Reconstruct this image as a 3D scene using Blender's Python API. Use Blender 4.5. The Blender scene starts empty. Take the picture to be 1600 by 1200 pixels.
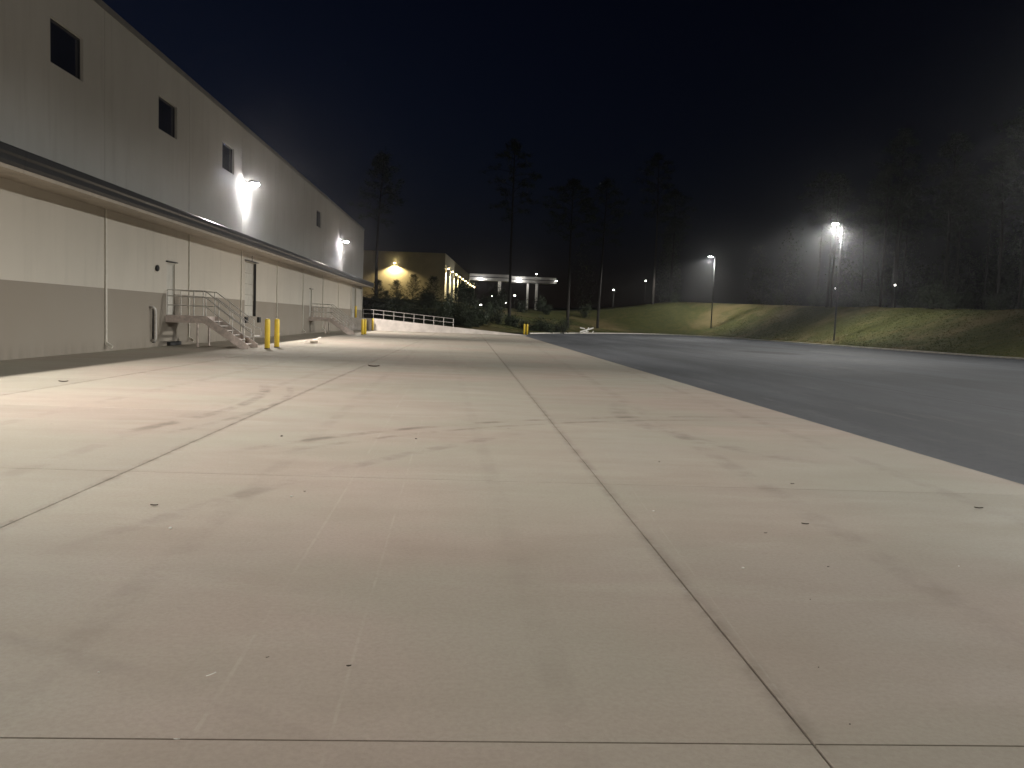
import bpy, bmesh, math, random
from mathutils import Vector, Matrix
random.seed(7)
sc = bpy.context.scene
COL = sc.collection
rad = math.radians

# ------------------------------------------------------------------ camera
CAM_H = 1.6
cam_d = bpy.data.cameras.new('camera')
cam_d.sensor_width = 36.0
cam_d.lens = 36.0 * 1259.24 / 1600.0
cam_d.clip_start = 0.05
cam_d.clip_end = 6000
cam = bpy.data.objects.new('camera', cam_d)
COL.objects.link(cam)
YAW, PITCH, ROLL = .0573266, -.0781855, .0381292
_f = Vector((math.sin(YAW)*math.cos(PITCH), math.cos(YAW)*math.cos(PITCH), math.sin(PITCH)))
_r = Vector((math.cos(YAW), -math.sin(YAW), 0))
_u = _r.cross(_f)
_r2 = _r*math.cos(ROLL) + _u*math.sin(ROLL)
_u2 = -_r*math.sin(ROLL) + _u*math.cos(ROLL)
cam.matrix_world = Matrix(((_r2.x, _u2.x, -_f.x, 0), (_r2.y, _u2.y, -_f.y, 0), (_r2.z, _u2.z, -_f.z, CAM_H), (0, 0, 0, 1)))
sc.camera = cam

# ------------------------------------------------------------------ night sky
world = bpy.data.worlds.new('World')
sc.world = world
world.use_nodes = True
wn = world.node_tree.nodes
wl = world.node_tree.links
sky = wn.new('ShaderNodeTexSky')
sky.sky_type = 'NISHITA'
sky.sun_disc = False
sky.sun_elevation = rad(-4.5)
sky.sun_rotation = rad(-60)
sky.air_density = 1.0
sky.ozone_density = 2.5
sky.dust_density = 1.0
wl.new(sky.outputs[0], wn['Background'].inputs[0])
wn['Background'].inputs[1].default_value = 0.21

sc.view_settings.view_transform = 'Standard'
sc.view_settings.look = 'None'
sc.view_settings.exposure = 0.0
sc.view_settings.gamma = 1.0
sc.view_settings.use_curve_mapping = False
cy = sc.cycles
cy.use_denoising = True
try:
    cy.denoiser = 'OPENIMAGEDENOISE'
except Exception:
    pass
cy.max_bounces = 6
cy.diffuse_bounces = 4
cy.glossy_bounces = 3
cy.transmission_bounces = 4
cy.volume_bounces = 0
cy.transparent_max_bounces = 8
cy.sample_clamp_indirect = 3.0
cy.caustics_reflective = False
cy.caustics_refractive = False
cy.use_light_tree = True

WALL_POWER = 6700.0
POLE_POWER = 5300.0
HAZE_DENSITY = 0.00026

# ------------------------------------------------------------------ helpers
def tag(o, label=None, cat=None, group=None, kind=None):
    if label: o['label'] = label
    if cat: o['category'] = cat
    if group: o['group'] = group
    if kind: o['kind'] = kind
    return o

def empty(name, loc=(0, 0, 0), rz=0):
    o = bpy.data.objects.new(name, None)
    COL.objects.link(o)
    o.location = loc
    o.rotation_euler = (0, 0, rz)
    o.empty_display_size = .2
    return o

def link(name, me, parent=None, loc=(0, 0, 0), rot=(0, 0, 0)):
    o = bpy.data.objects.new(name, me)
    COL.objects.link(o)
    o.location = loc
    o.rotation_euler = rot
    if parent: o.parent = parent
    return o

class MB:
    def __init__(s):
        s.v = []; s.f = []
    def box(s, x0, x1, y0, y1, z0, z1):
        n = len(s.v)
        s.v += [(x0,y0,z0),(x1,y0,z0),(x1,y1,z0),(x0,y1,z0),(x0,y0,z1),(x1,y0,z1),(x1,y1,z1),(x0,y1,z1)]
        s.f += [tuple(n+i for i in q) for q in ((0,3,2,1),(4,5,6,7),(0,1,5,4),(1,2,6,5),(2,3,7,6),(3,0,4,7))]
        return s
    def quad(s, a, b, c, d):
        n = len(s.v); s.v += [tuple(a), tuple(b), tuple(c), tuple(d)]; s.f.append((n, n+1, n+2, n+3)); return s
    def tri(s, a, b, c):
        n = len(s.v); s.v += [tuple(a), tuple(b), tuple(c)]; s.f.append((n, n+1, n+2)); return s
    def tube(s, pts, r, n=8, cap=True):
        pts = [Vector(p) for p in pts]
        rs = r if isinstance(r, (list, tuple)) else [r]*len(pts)
        base = len(s.v)
        prev = None
        for i, p in enumerate(pts):
            d = (pts[min(i+1, len(pts)-1)] - pts[max(i-1, 0)]).normalized()
            if prev is None:
                a = d.cross(Vector((0, 0, 1)))
                if a.length < 1e-3: a = d.cross(Vector((1, 0, 0)))
                a.normalize()
            else:
                a = (prev - d*prev.dot(d)).normalized()
            prev = a
            b = d.cross(a)
            for k in range(n):
                t = 2*math.pi*k/n
                s.v.append(tuple(p + (a*math.cos(t) + b*math.sin(t))*rs[i]))
        for i in range(len(pts)-1):
            for k in range(n):
                q = base + i*n
                s.f.append((q+k, q+(k+1) % n, q+n+(k+1) % n, q+n+k))
        if cap:
            s.f.append(tuple(base+k for k in range(n-1, -1, -1)))
            q = base + (len(pts)-1)*n
            s.f.append(tuple(q+k for k in range(n)))
        return s
    def lathe(s, prof, n=16, c=(0, 0, 0)):
        base = len(s.v)
        for r, z in prof:
            for k in range(n):
                t = 2*math.pi*k/n
                s.v.append((c[0]+r*math.cos(t), c[1]+r*math.sin(t), c[2]+z))
        for i in range(len(prof)-1):
            for k in range(n):
                q = base+i*n
                s.f.append((q+k, q+(k+1) % n, q+n+(k+1) % n, q+n+k))
        s.f.append(tuple(base+k for k in range(n-1, -1, -1)))
        q = base+(len(prof)-1)*n
        s.f.append(tuple(q+k for k in range(n)))
        return s
    def extrude_y(s, prof, y0, y1):
        n = len(s.v); m = len(prof)
        s.v += [(x, y0, z) for x, z in prof] + [(x, y1, z) for x, z in prof]
        for k in range(m):
            s.f.append((n+k, n+(k+1) % m, n+m+(k+1) % m, n+m+k))
        s.f.append(tuple(n+k for k in range(m))); s.f.append(tuple(n+m+k for k in range(m-1, -1, -1)))
        return s
    def mesh(s, name, mat, smooth=False, bevel=0, fix=True):
        me = bpy.data.meshes.new(name)
        me.from_pydata(s.v, [], s.f)
        if fix or bevel:
            bm = bmesh.new(); bm.from_mesh(me)
            bmesh.ops.recalc_face_normals(bm, faces=bm.faces)
            if bevel:
                bmesh.ops.bevel(bm, geom=[e for e in bm.edges if len(e.link_faces) == 2 and e.calc_face_angle(0) > .5], offset=bevel, segments=2, affect='EDGES', profile=.5)
            bm.to_mesh(me); bm.free()
        if smooth:
            me.polygons.foreach_set('use_smooth', [True]*len(me.polygons))
        if mat: me.materials.append(mat)
        return me
    def build(s, name, mat, parent=None, loc=(0, 0, 0), rot=(0, 0, 0), smooth=False, bevel=0, fix=True):
        return link(name, s.mesh(name, mat, smooth, bevel, fix), parent, loc, rot)

def copy_tree(o, parent=None, loc=None):
    c = o.copy(); COL.objects.link(c); c.parent = parent
    if loc is not None: c.location = loc
    for ch in [k for k in bpy.data.objects if k.parent == o]:
        copy_tree(ch, c)
    return c

# ------------------------------------------------------------------ materials
class NT:
    def __init__(s, name):
        s.m = bpy.data.materials.new(name); s.m.use_nodes = True
        s.t = s.m.node_tree; s.b = s.t.nodes['Principled BSDF']
        s.pos = s.n('ShaderNodeNewGeometry').outputs['Position']
    def n(s, ty, **kw):
        nd = s.t.nodes.new(ty)
        for k, v in kw.items(): setattr(nd, k, v)
        return nd
    def l(s, a, b): s.t.links.new(a, b)
    def put(s, sock, v):
        if hasattr(v, 'is_linked'): s.l(v, sock)
        elif v is not None:
            sock.default_value = v
    def math(s, op, a, b=None, c=None, clamp=False):
        nd = s.n('ShaderNodeMath', operation=op, use_clamp=clamp)
        s.put(nd.inputs[0], a)
        if b is not None: s.put(nd.inputs[1], b)
        if c is not None: s.put(nd.inputs[2], c)
        return nd.outputs[0]
    def sep(s, v):
        nd = s.n('ShaderNodeSeparateXYZ'); s.l(v, nd.inputs[0]); return nd.outputs
    def scale(s, v, k):
        nd = s.n('ShaderNodeVectorMath', operation='MULTIPLY'); s.l(v, nd.inputs[0]); nd.inputs[1].default_value = k; return nd.outputs[0]
    def noise(s, sc_, det=3, rough=.55, vec=None, dist=0):
        nd = s.n('ShaderNodeTexNoise'); nd.inputs['Scale'].default_value = sc_; nd.inputs['Detail'].default_value = det
        nd.inputs['Roughness'].default_value = rough; nd.inputs['Distortion'].default_value = dist
        s.l(vec if vec is not None else s.pos, nd.inputs['Vector']); return nd.outputs['Fac']
    def ramp(s, v, a, b, lo=0., hi=1.):
        nd = s.n('ShaderNodeMapRange'); nd.interpolation_type = 'SMOOTHSTEP'
        s.put(nd.inputs[0], v); nd.inputs[1].default_value = a; nd.inputs[2].default_value = b
        nd.inputs[3].default_value = lo; nd.inputs[4].default_value = hi; return nd.outputs[0]
    def mix(s, fac, a, b, mode='MIX'):
        nd = s.n('ShaderNodeMix', data_type='RGBA', blend_type=mode)
        s.put(nd.inputs[0], fac)
        for i, v in ((6, a), (7, b)):
            if isinstance(v, tuple): v = (*v, 1.0) if len(v) == 3 else v
            s.put(nd.inputs[i], v)
        return nd.outputs[2]
    def bump(s, h, strength=.3, dist=.01):
        nd = s.n('ShaderNodeBump'); nd.inputs['Strength'].default_value = strength; nd.inputs['Distance'].default_value = dist
        s.l(h, nd.inputs['Height']); s.l(nd.outputs[0], s.b.inputs['Normal'])
    def out(s, col=None, rough=None, metal=None, spec=None):
        if col is not None: s.put(s.b.inputs['Base Color'], (*col, 1.0) if isinstance(col, tuple) else col)
        if rough is not None: s.put(s.b.inputs['Roughness'], rough)
        if metal is not None: s.b.inputs['Metallic'].default_value = metal
        if spec is not None: s.b.inputs['Specular IOR Level'].default_value = spec
        return s.m

def simple(name, col, rough=.5, metal=0., var=.15, scale=6., spec=None, bump=0.):
    t = NT(name)
    n1 = t.noise(scale, 4, .6); n2 = t.noise(scale*9, 2)
    c = t.mix(t.ramp(n1, .3, .7), tuple(k*(1-var) for k in col), tuple(min(1, k*(1+var)) for k in col))
    r = t.math('ADD', t.math('MULTIPLY', n2, .2), rough-.1)
    if bump: t.bump(n2, bump, .01)
    return t.out(c, r, metal, spec)

def concrete_mat():
    t = NT('apron concrete')
    x, y, z = t.sep(t.pos)
    big = t.noise(.22, 3, .5, t.scale(t.pos, (1.0, .45, 1)))
    mid = t.noise(1.1, 4, .6, t.scale(t.pos, (.6, 1.3, 1)))
    fine = t.noise(38, 3, .7)
    swirl = t.noise(.55, 5, .65, t.scale(t.pos, (.35, 1.6, 1)), 1.2)
    c = t.mix(t.ramp(big, .35, .65), (.425, .356, .300), (.385, .366, .308))
    c = t.mix(t.ramp(mid, .35, .7, 0, .35), c, (.33, .285, .225))
    c = t.mix(t.ramp(swirl, .50, .75, 0, .5), c, (.47, .44, .37))
    hue = t.noise(.35, 3, .5, t.scale(t.pos, (.8, 1.1, 1)))
    c = t.mix(t.ramp(hue, .42, .62, 0, .55), c, (.375, .365, .295))
    pore = t.noise(9, 4, .7)
    c = t.mix(t.ramp(pore, .55, .8, 0, .28), c, (.27, .235, .19))
    c = t.mix(t.ramp(fine, .3, .75, 0, .34), c, (.27, .235, .19))
    # per slab shade
    oi = t.n('ShaderNodeObjectInfo')
    sh = t.ramp(oi.outputs['Random'], 0, 1, .94, 1.03)
    cmb = t.n('ShaderNodeCombineColor'); [t.l(sh, cmb.inputs[k]) for k in range(3)]
    c = t.mix(1.0, c, cmb.outputs[0], 'MULTIPLY')
    # worn, broken chalk lines along the length
    brk = t.ramp(t.noise(2.6, 5, .75, t.scale(t.pos, (2, .7, 1))), .40, .66)
    def line(x0, slope, w, amt):
        nonlocal c
        d = t.math('ABSOLUTE', t.math('SUBTRACT', t.math('SUBTRACT', x, x0), t.math('MULTIPLY', y, slope)))
        m = t.math('MULTIPLY', t.ramp(d, w*.3, w, 1, 0), t.math('MULTIPLY', brk, amt))
        c = t.mix(m, c, (.62, .58, .50))
    line(-.92, -.02, .014, .20)
    line(-.41, -.02, .012, .18)
    line(1.26, .052, .008, .18)
    # dark tyre scuffs: arcs with a shape of their own
    wn_ = t.ramp(t.noise(1.6, 4, .7), .38, .66)
    def arc(cx, cyy, r, w, y0, y1, amt):
        nonlocal c
        dx = t.math('SUBTRACT', x, cx); dy = t.math('SUBTRACT', y, cyy)
        rr = t.math('SQRT', t.math('ADD', t.math('MULTIPLY', dx, dx), t.math('MULTIPLY', dy, dy)))
        d = t.math('ABSOLUTE', t.math('SUBTRACT', rr, r))
        m = t.math('MULTIPLY', t.ramp(d, w*.3, w, 1, 0), wn_)
        m = t.math('MULTIPLY', m, t.math('MULTIPLY', t.ramp(y, y0, y0+1.2), t.ramp(y, y1-1.2, y1, 1, 0)))
        c = t.mix(t.math('MULTIPLY', m, amt), c, (.16, .135, .11))
    arc(6.5, 4.0, 10.5, .13, 9, 15, .75)
    arc(6.5, 4.0, 10.05, .10, 9, 14.5, .6)
    arc(-16, 14, 12.2, .15, 10, 18.5, .65)
    arc(-16, 14, 12.7, .10, 10, 18, .5)
    arc(14, 0, 17.4, .15, 5, 12, .35)
    arc(-5, -3, 7.4, .12, -1, 5.5, .22)
    arc(10, 14, 7.2, .25, 9, 17, .35)
    # dirt along the joints and long faint wheel tracks
    jn = t.noise(3.0, 4, .7)
    for jx in (-7.92, -3.26, 1.40, 6.24):
        d = t.math('ABSOLUTE', t.math('SUBTRACT', x, jx))
        c = t.mix(t.math('MULTIPLY', t.ramp(d, .0, .10, .55, 0), t.ramp(jn, .3, .7)), c, (.17, .145, .115))
    for cx0, w0, a0, sl in ((-6.1, .16, .30, .012), (-4.2, .16, .26, .012), (-1.9, .14, .22, -.02), (3.1, .18, .30, .03), (5.0, .16, .28, .03), (.3, .12, .16, -.035)):
        d = t.math('ABSOLUTE', t.math('SUBTRACT', t.math('SUBTRACT', x, cx0), t.math('MULTIPLY', t.math('SUBTRACT', y, 8.0), sl)))
        c = t.mix(t.math('MULTIPLY', t.ramp(d, w0*.3, w0, a0, 0), wn_), c, (.20, .17, .135))
    # small oil spots
    vo = t.n('ShaderNodeTexVoronoi'); vo.inputs['Scale'].default_value = 1.3; t.l(t.pos, vo.inputs['Vector'])
    rs = t.sep(vo.outputs['Color'])
    sp = t.math('MULTIPLY', t.ramp(vo.outputs['Distance'], .02, .035, 1, 0), t.math('GREATER_THAN', rs[0], .72))
    c = t.mix(t.math('MULTIPLY', sp, .75), c, (.13, .11, .09))
    # grime where wheels and water run, broad darker blotches
    gr = t.ramp(t.noise(.16, 5, .62, t.scale(t.pos, (1.2, .7, 1)), .6), .50, .72, 0, .42)
    c = t.mix(gr, c, (.25, .205, .155))
    t.bump(t.math('ADD', t.math('MULTIPLY', fine, .5), t.math('MULTIPLY', mid, .8)), .25, .006)
    return t.out(c, t.ramp(mid, .2, .8, .7, .9), 0, .15)

def asphalt_mat():
    t = NT('lot asphalt')
    x, y, z = t.sep(t.pos)
    big = t.noise(.12, 4, .6, t.scale(t.pos, (2.2, .35, 1)))
    fine = t.noise(55, 3, .75); grit = t.noise(160, 2, .7)
    c = t.mix(t.ramp(big, .35, .7), (.062, .068, .078), (.128, .138, .156))
    c = t.mix(t.ramp(fine, .35, .8, 0, .5), c, (.12, .12, .118))
    c = t.mix(t.ramp(t.noise(5, 5, .75), .45, .75, 0, .45), c, (.045, .046, .048))
    c = t.mix(t.ramp(t.noise(1.1, 4, .7, t.scale(t.pos, (1.5, .25, 1))), .52, .72, 0, .4), c, (.15, .155, .165))
    # a dark spill left on the lane and paver seams
    dx = t.math('DIVIDE', t.math('SUBTRACT', x, 22.0), 2.6); dy = t.math('DIVIDE', t.math('SUBTRACT', y, 58.0), 4.2)
    wob = t.math('MULTIPLY', t.math('SUBTRACT', t.noise(.6, 4, .6), .5), 1.1)
    e = t.math('ADD', t.math('ADD', t.math('MULTIPLY', dx, dx), t.math('MULTIPLY', dy, dy)), wob)
    c = t.mix(t.ramp(e, .4, 1.0, .7, 0), c, (.022, .022, .023))
    for sx in (12.4, 18.6, 24.9, 31.0, 37.3):
        d = t.math('ABSOLUTE', t.math('SUBTRACT', x, t.math('ADD', sx, t.math('MULTIPLY', t.noise(.3, 2), .3))))
        c = t.mix(t.ramp(d, .02, .09, .5, 0), c, (.03, .03, .03))
    t.bump(t.math('ADD', fine, grit), .5, .006)
    return t.out(c, t.ramp(big, .3, .7, .86, .98), 0, .12)

def wall_mat(name, up, low, zsplit):
    t = NT(name)
    x, y, z = t.sep(t.pos)
    wv = t.noise(.5, 4, .6, t.scale(t.pos, (1, 1, .5)))
    drip = t.noise(1.6, 5, .65, t.scale(t.pos, (1, 1.5, .12)))
    fine = t.noise(30, 3, .7)
    c = t.mix(t.math('GREATER_THAN', z, zsplit), low, up)
    c = t.mix(t.math('GREATER_THAN', z, 5.5), c, (.62, .61, .575))     # cooler light above the canopy, put into the wall colour
    c = t.mix(t.ramp(wv, .3, .7, 0, .16), c, (.34, .32, .28))
    c = t.mix(t.ramp(drip, .50, .78, 0, .20), c, (.27, .25, .22))
    spl = t.math('MULTIPLY', t.ramp(z, .0, .55, 1, 0), t.ramp(drip, .35, .7))
    c = t.mix(t.math('MULTIPLY', spl, .75), c, (.19, .165, .135))
    t.bump(fine, .18, .004)
    return t.out(c, .72, 0, .3)

def grass_mat():
    t = NT('bank grass')
    a = t.noise(.09, 4, .6); b = t.noise(.8, 4, .65); f = t.noise(14, 4, .8); st = t.noise(3.5, 3, .7, t.scale(t.pos, (.4, 1.5, 1)))
    c = t.mix(t.ramp(b, .3, .7), (.068, .080, .022), (.112, .110, .034))
    c = t.mix(t.ramp(a, .46, .64), c, (.20, .155, .072))
    c = t.mix(t.ramp(st, .5, .75, 0, .5), c, (.18, .145, .055))
    c = t.mix(t.ramp(f, .35, .75, 0, .5), c, (.032, .04, .015))
    t.bump(t.math('ADD', f, t.math('MULTIPLY', b, 2)), .9, .06)
    return t.out(c, .9, 0, .15)

def emit(name, col, s):
    m = bpy.data.materials.new(name); m.use_nodes = True
    b = m.node_tree.nodes['Principled BSDF']
    b.inputs['Base Color'].default_value = (.8, .8, .8, 1)
    b.inputs['Emission Color'].default_value = (*col, 1); b.inputs['Emission Strength'].default_value = s
    try: m.cycles.emission_sampling = 'NONE'     # the lamps beside these lenses carry the light
    except Exception: pass
    return m

M = {}
M['conc'] = concrete_mat()
M['asph'] = asphalt_mat()
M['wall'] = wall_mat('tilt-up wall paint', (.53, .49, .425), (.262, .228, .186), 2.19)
M['rampconc'] = simple('ramp concrete', (.52, .48, .44), .75, 0, .14, 1.2, bump=.2)
M['kerb'] = simple('kerb concrete', (.60, .56, .49), .8, 0, .18, 2.0, bump=.2)
M['sealant'] = simple('joint sealant', (.075, .062, .048), .7)
M['bronze'] = simple('dark bronze metal', (.013, .013, .015), .34, .0, .2, 4)
M['coping'] = simple('coping metal', (.34, .33, .31), .45, .4, .1, 3)
M['soffit'] = simple('soffit paint', (.42, .365, .30), .55, 0, .10, 2)
M['glass'] = simple('dark window glass', (.010, .014, .032), .10, 0, .1, 2, spec=.5)
M['frame'] = simple('window frame aluminium', (.045, .045, .05), .4, .6, .1, 8)
M['door'] = simple('door paint', (.47, .45, .40), .5, 0, .08, 3)
M['pipewhite'] = simple('downspout paint', (.62, .59, .52), .3, 0, .08, 5)
M['galv'] = simple('galvanised steel', (.58, .55, .52), .42, .45, .15, 12)
M['galvdull'] = simple('dull galvanised plate', (.60, .51, .46), .5, .0, .2, 5)
M['black'] = simple('black rubber', (.018, .018, .018), .75, 0, .2, 20)
M['yellow'] = simple('bollard yellow', (.90, .64, .06), .42, 0, .10, 6)
_t = NT('scuffed bollard sleeve')
_n = _t.noise(7, 5, .7); _n2 = _t.noise(26, 4, .7, _t.scale(_t.pos, (1, 1, .35)))
_c = _t.mix(_t.ramp(_n, .3, .7), (.86, .60, .05), (.92, .68, .08))
_c = _t.mix(_t.ramp(_n2, .60, .72, 0, .6), _c, (.35, .26, .08))
M['yellow'] = _t.out(_c, .45)
M['pole'] = simple('pole dark paint', (.05, .05, .048), .38, .3, .2, 5)
M['bark'] = simple('pine bark', (.020, .016, .013), .9, 0, .35, 3, bump=.6)
M['needle'] = simple('pine needles', (.020, .032, .012), .7, 0, .4, .6)
M['leaf'] = simple('shrub leaves', (.024, .036, .013), .65, 0, .4, .8)
M['grass'] = grass_mat()
M['beige'] = simple('far building stucco', (.56, .51, .37), .8, 0, .08, .3)
M['white'] = simple('white painted board', (.78, .75, .70), .6, 0, .08, 6)
M['card'] = simple('pale cardboard', (.74, .68, .60), .7, 0, .12, 9)
M['dryleaf'] = simple('dry brown leaf', (.05, .032, .018), .7, 0, .3, 60)
M['grit'] = simple('pale grit', (.85, .83, .78), .5, 0, .1, 60)
M['num'] = simple('number paint', (.06, .06, .06), .6)
M['lens'] = emit('cool led lens', (.92, .96, 1.0), 330)
M['lens_pole'] = emit('pole led lens', (.97, 1.0, .93), 70)
M['warm'] = emit('warm sodium lens', (1, .82, .45), 45)
M['farlamp'] = emit('far lamp lens', (1, .97, .9), 25)

# ------------------------------------------------------------------ luminaire photometry
def lamp_light(name, loc, power, col, parent, out=(1, 0, 0), up_cut=(0.0, .10), back=(-.15, .1), back_level=0., size=.10, wing=2.0, wing_lim=.25, streak=0., spill=0., side=None):
    """point source with the cut-off and batwing spread of an outdoor LED head"""
    ld = bpy.data.lights.new(name, 'POINT')
    ld.energy = power; ld.color = col; ld.shadow_soft_size = size
    ld.use_nodes = True
    nt = ld.node_tree; em = nt.nodes['Emission']
    g = nt.nodes.new('ShaderNodeNewGeometry')
    def mth(op, a, b=None):
        nd = nt.nodes.new('ShaderNodeMath'); nd.operation = op
        for i, v in enumerate((a, b)):
            if v is None: continue
            if hasattr(v, 'is_linked'): nt.links.new(v, nd.inputs[i])
            else: nd.inputs[i].default_value = v
        return nd.outputs[0]
    def rmp(v, a, b, lo, hi):
        nd = nt.nodes.new('ShaderNodeMapRange'); nd.interpolation_type = 'SMOOTHSTEP'
        nt.links.new(v, nd.inputs[0])
        for i, q in enumerate((a, b, lo, hi)): nd.inputs[i+1].default_value = q
        return nd.outputs[0]
    sep = nt.nodes.new('ShaderNodeSeparateXYZ'); nt.links.new(g.outputs['Normal'], sep.inputs[0])
    down = mth('MULTIPLY', sep.outputs[2], -1.0)
    dot = nt.nodes.new('ShaderNodeVectorMath'); dot.operation = 'DOT_PRODUCT'
    nt.links.new(g.outputs['Normal'], dot.inputs[0]); dot.inputs[1].default_value = out
    cut = rmp(down, up_cut[0], up_cut[1], 0, 1)
    w = mth('POWER', mth('MAXIMUM', down, wing_lim), -wing)
    bk = rmp(dot.outputs['Value'], back[0], back[1], 0, 1)
    val = mth('MULTIPLY', mth('MULTIPLY', cut, w), bk)
    if back_level:  # steep light let out behind the pole
        val = mth('ADD', val, mth('MULTIPLY', mth('SUBTRACT', 1.0, bk), rmp(down, .26, .62, 0, back_level)))
    if side:        # side shields of the housing
        if side == 'plates':    # the plates beside a wall pack cut along straight lines on the ground
            rt = mth('DIVIDE', sep.outputs[1], mth('MAXIMUM', down, .05)); rn = mth('MULTIPLY', rt, -1.0)
            val = mth('MULTIPLY', val, rmp(rt, 1.25, 2.0, 1, .14))
            val = mth('MULTIPLY', val, mth('MULTIPLY', rmp(rn, .66, .92, 1, .66), rmp(rn, 1.15, 2.1, 1, .22)))
        else:
            val = mth('MULTIPLY', val, rmp(mth('ABSOLUTE', sep.outputs[1]), side[0], side[1], 1, side[2]))
    if streak:      # narrow spill back down the wall below the head
        nar = rmp(mth('ABSOLUTE', sep.outputs[1]), .16, .34, streak, 0)
        val = mth('ADD', val, mth('MULTIPLY', nar, rmp(dot.outputs['Value'], -.10, -.02, 1, 0)))
        val = mth('MULTIPLY', val, rmp(down, -.03, .02, 0, 1))
    if spill: val = mth('ADD', val, mth('MULTIPLY', rmp(dot.outputs['Value'], -.06, .10, 0.12 if streak else 1, 1), spill))
    nt.links.new(val, em.inputs['Strength'])
    o = bpy.data.objects.new(name, ld); COL.objects.link(o); o.location = loc
    if parent: o.parent = parent
    return o

# ================================================================== SETTING
WX = -12.59           # face of the warehouse wall
JX = [WX+.005, -7.92, -3.26, 1.40, 6.24]
JY = [2.95 + 4.99*k for k in range(-4, 20)]
END_Y = 97.0

# ---- concrete apron: every slab its own piece, dark filler in the joints
apron = MB()
apron.box(WX-.3, 6.24, JY[0], END_Y, -.30, -.016)
apron_o = tag(apron.build('concrete_apron', M['sealant']), kind='structure')
jys = [v for v in JY if v < END_Y-2] + [END_Y]
slab_cache = {}
for i in range(4):
    for j in range(len(jys)-1):
        x0, x1, y0, y1 = JX[i], JX[i+1], jys[j], jys[j+1]
        key = (i, round(y1-y0, 3))
        if key not in slab_cache:
            w = (x1-x0)/2-.0065; h = (y1-y0)/2-.0042
            b = MB(); e = .0012; zt = 0.0
            b.box(-w, w, -h, h, -.014, zt-e)
            n = len(b.v)
            b.v = b.v[:4] + [(-w, -h, zt-e), (w, -h, zt-e), (w, h, zt-e), (-w, h, zt-e), (-w+e, -h+e, zt), (w-e, -h+e, zt), (w-e, h-e, zt), (-w+e, h-e, zt)]
            b.f = [(0, 3, 2, 1), (0, 1, 5, 4), (1, 2, 6, 5), (2, 3, 7, 6), (3, 0, 4, 7), (4, 5, 9, 8), (5, 6, 10, 9), (6, 7, 11, 10), (7, 4, 8, 11), (8, 9, 10, 11)]
            slab_cache[key] = b.mesh('concrete_slab', M['conc'])
        link('concrete_slab', slab_cache[key], apron_o, ((x0+x1)/2, (y0+y1)/2, 0))

# ---- kerb line round the lot
def catmull(P, step):
    out = []
    for i in range(len(P)-1):
        p0 = Vector(P[max(i-1, 0)]); p1 = Vector(P[i]); p2 = Vector(P[i+1]); p3 = Vector(P[min(i+2, len(P)-1)])
        n = max(1, int((p2-p1).length/step))
        for k in range(n):
            t = k/n
            out.append(.5*((2*p1) + (p2-p0)*t + (2*p0-5*p1+4*p2-p3)*t*t + (3*p1-p0-3*p2+p3)*t**3))
    out.append(Vector(P[-1]))
    return out
KP = [(-160, 101), (-60, 101), (-20, 101), (3, 101), (7.4, 103), (11.5, 114), (20, 132), (30, 150), (37, 158), (42.5, 159), (46, 152), (46.7, 138), (46.2, 120), (45.8, 100), (46, 80), (46.1, 64), (46.1, 30), (46.1, -20), (46.1, -120)]
kl = catmull(KP, 2.0)
# even spacing
ev = [kl[0]]; acc = 0
for a, b in zip(kl, kl[1:]):
    seg = (b-a).length
    while acc + seg >= 2.0:
        t = (2.0-acc)/seg
        a = a.lerp(b, t); ev.append(a.copy()); seg = (b-a).length; acc = 0
    acc += seg
kl = ev
def knorm(i):
    a = kl[max(i-2, 0)]; b = kl[min(i+2, len(kl)-1)]
    d = (b-a).normalized(); return Vector((-d.y, d.x))     # outward of the lot (left of travel)
kn = [knorm(i) for i in range(len(kl))]

kerb = empty('kerb', (0, 0, 0)); tag(kerb, kind='structure')
for i in range(0, len(kl)-1):
    a, b = kl[i], kl[i+1]
    if a.x < 7.6 and a.y < 104 or a.y < 25: continue
    g = (b-a).normalized()*.006
    na, nb = kn[i], kn[i+1]
    m = MB(); n = 0
    pr = [(0, -.05), (0.02, .115), (.045, .14), (.17, .14), (.18, .12), (.18, -.05)]
    c0 = (a+b)/2
    vs = []
    for p, nn in ((a+g, na), (b-g, nb)):
        for o_, z in pr:
            q = p + nn*o_ - c0; vs.append((q.x, q.y, z))
    m.v = vs; k6 = len(pr)
    m.f = [(k, (k+1) % k6, k6+(k+1) % k6, k6+k) for k in range(k6)] + [tuple(range(k6)), tuple(range(2*k6-1, k6-1, -1))]
    m.build('kerb_stone', M['kerb'], kerb, (c0.x, c0.y, 0))
    # flat gutter pan at its foot is joined with the stone's neighbour strip

# ---- asphalt lot
bm = bmesh.new()
pts = [Vector((6.24, -120)), Vector((6.24, 97.0)), Vector((-20, 97.0)), Vector((-20, 101.0))]
pts += [p for p in kl if p.x > -20 and p.y < 200]
vs = [bm.verts.new((p.x, p.y, -.004)) for p in pts]
f = bm.faces.new(vs); bmesh.ops.triangulate(bm, faces=[f])
bmesh.ops.recalc_face_normals(bm, faces=bm.faces)
me = bpy.data.meshes.new('asphalt_lot'); bm.to_mesh(me); bm.free(); me.materials.append(M['asph'])
if me.polygons[0].normal.z < 0: me.flip_normals()
tag(link('asphalt_lot', me), kind='structure')

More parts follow.
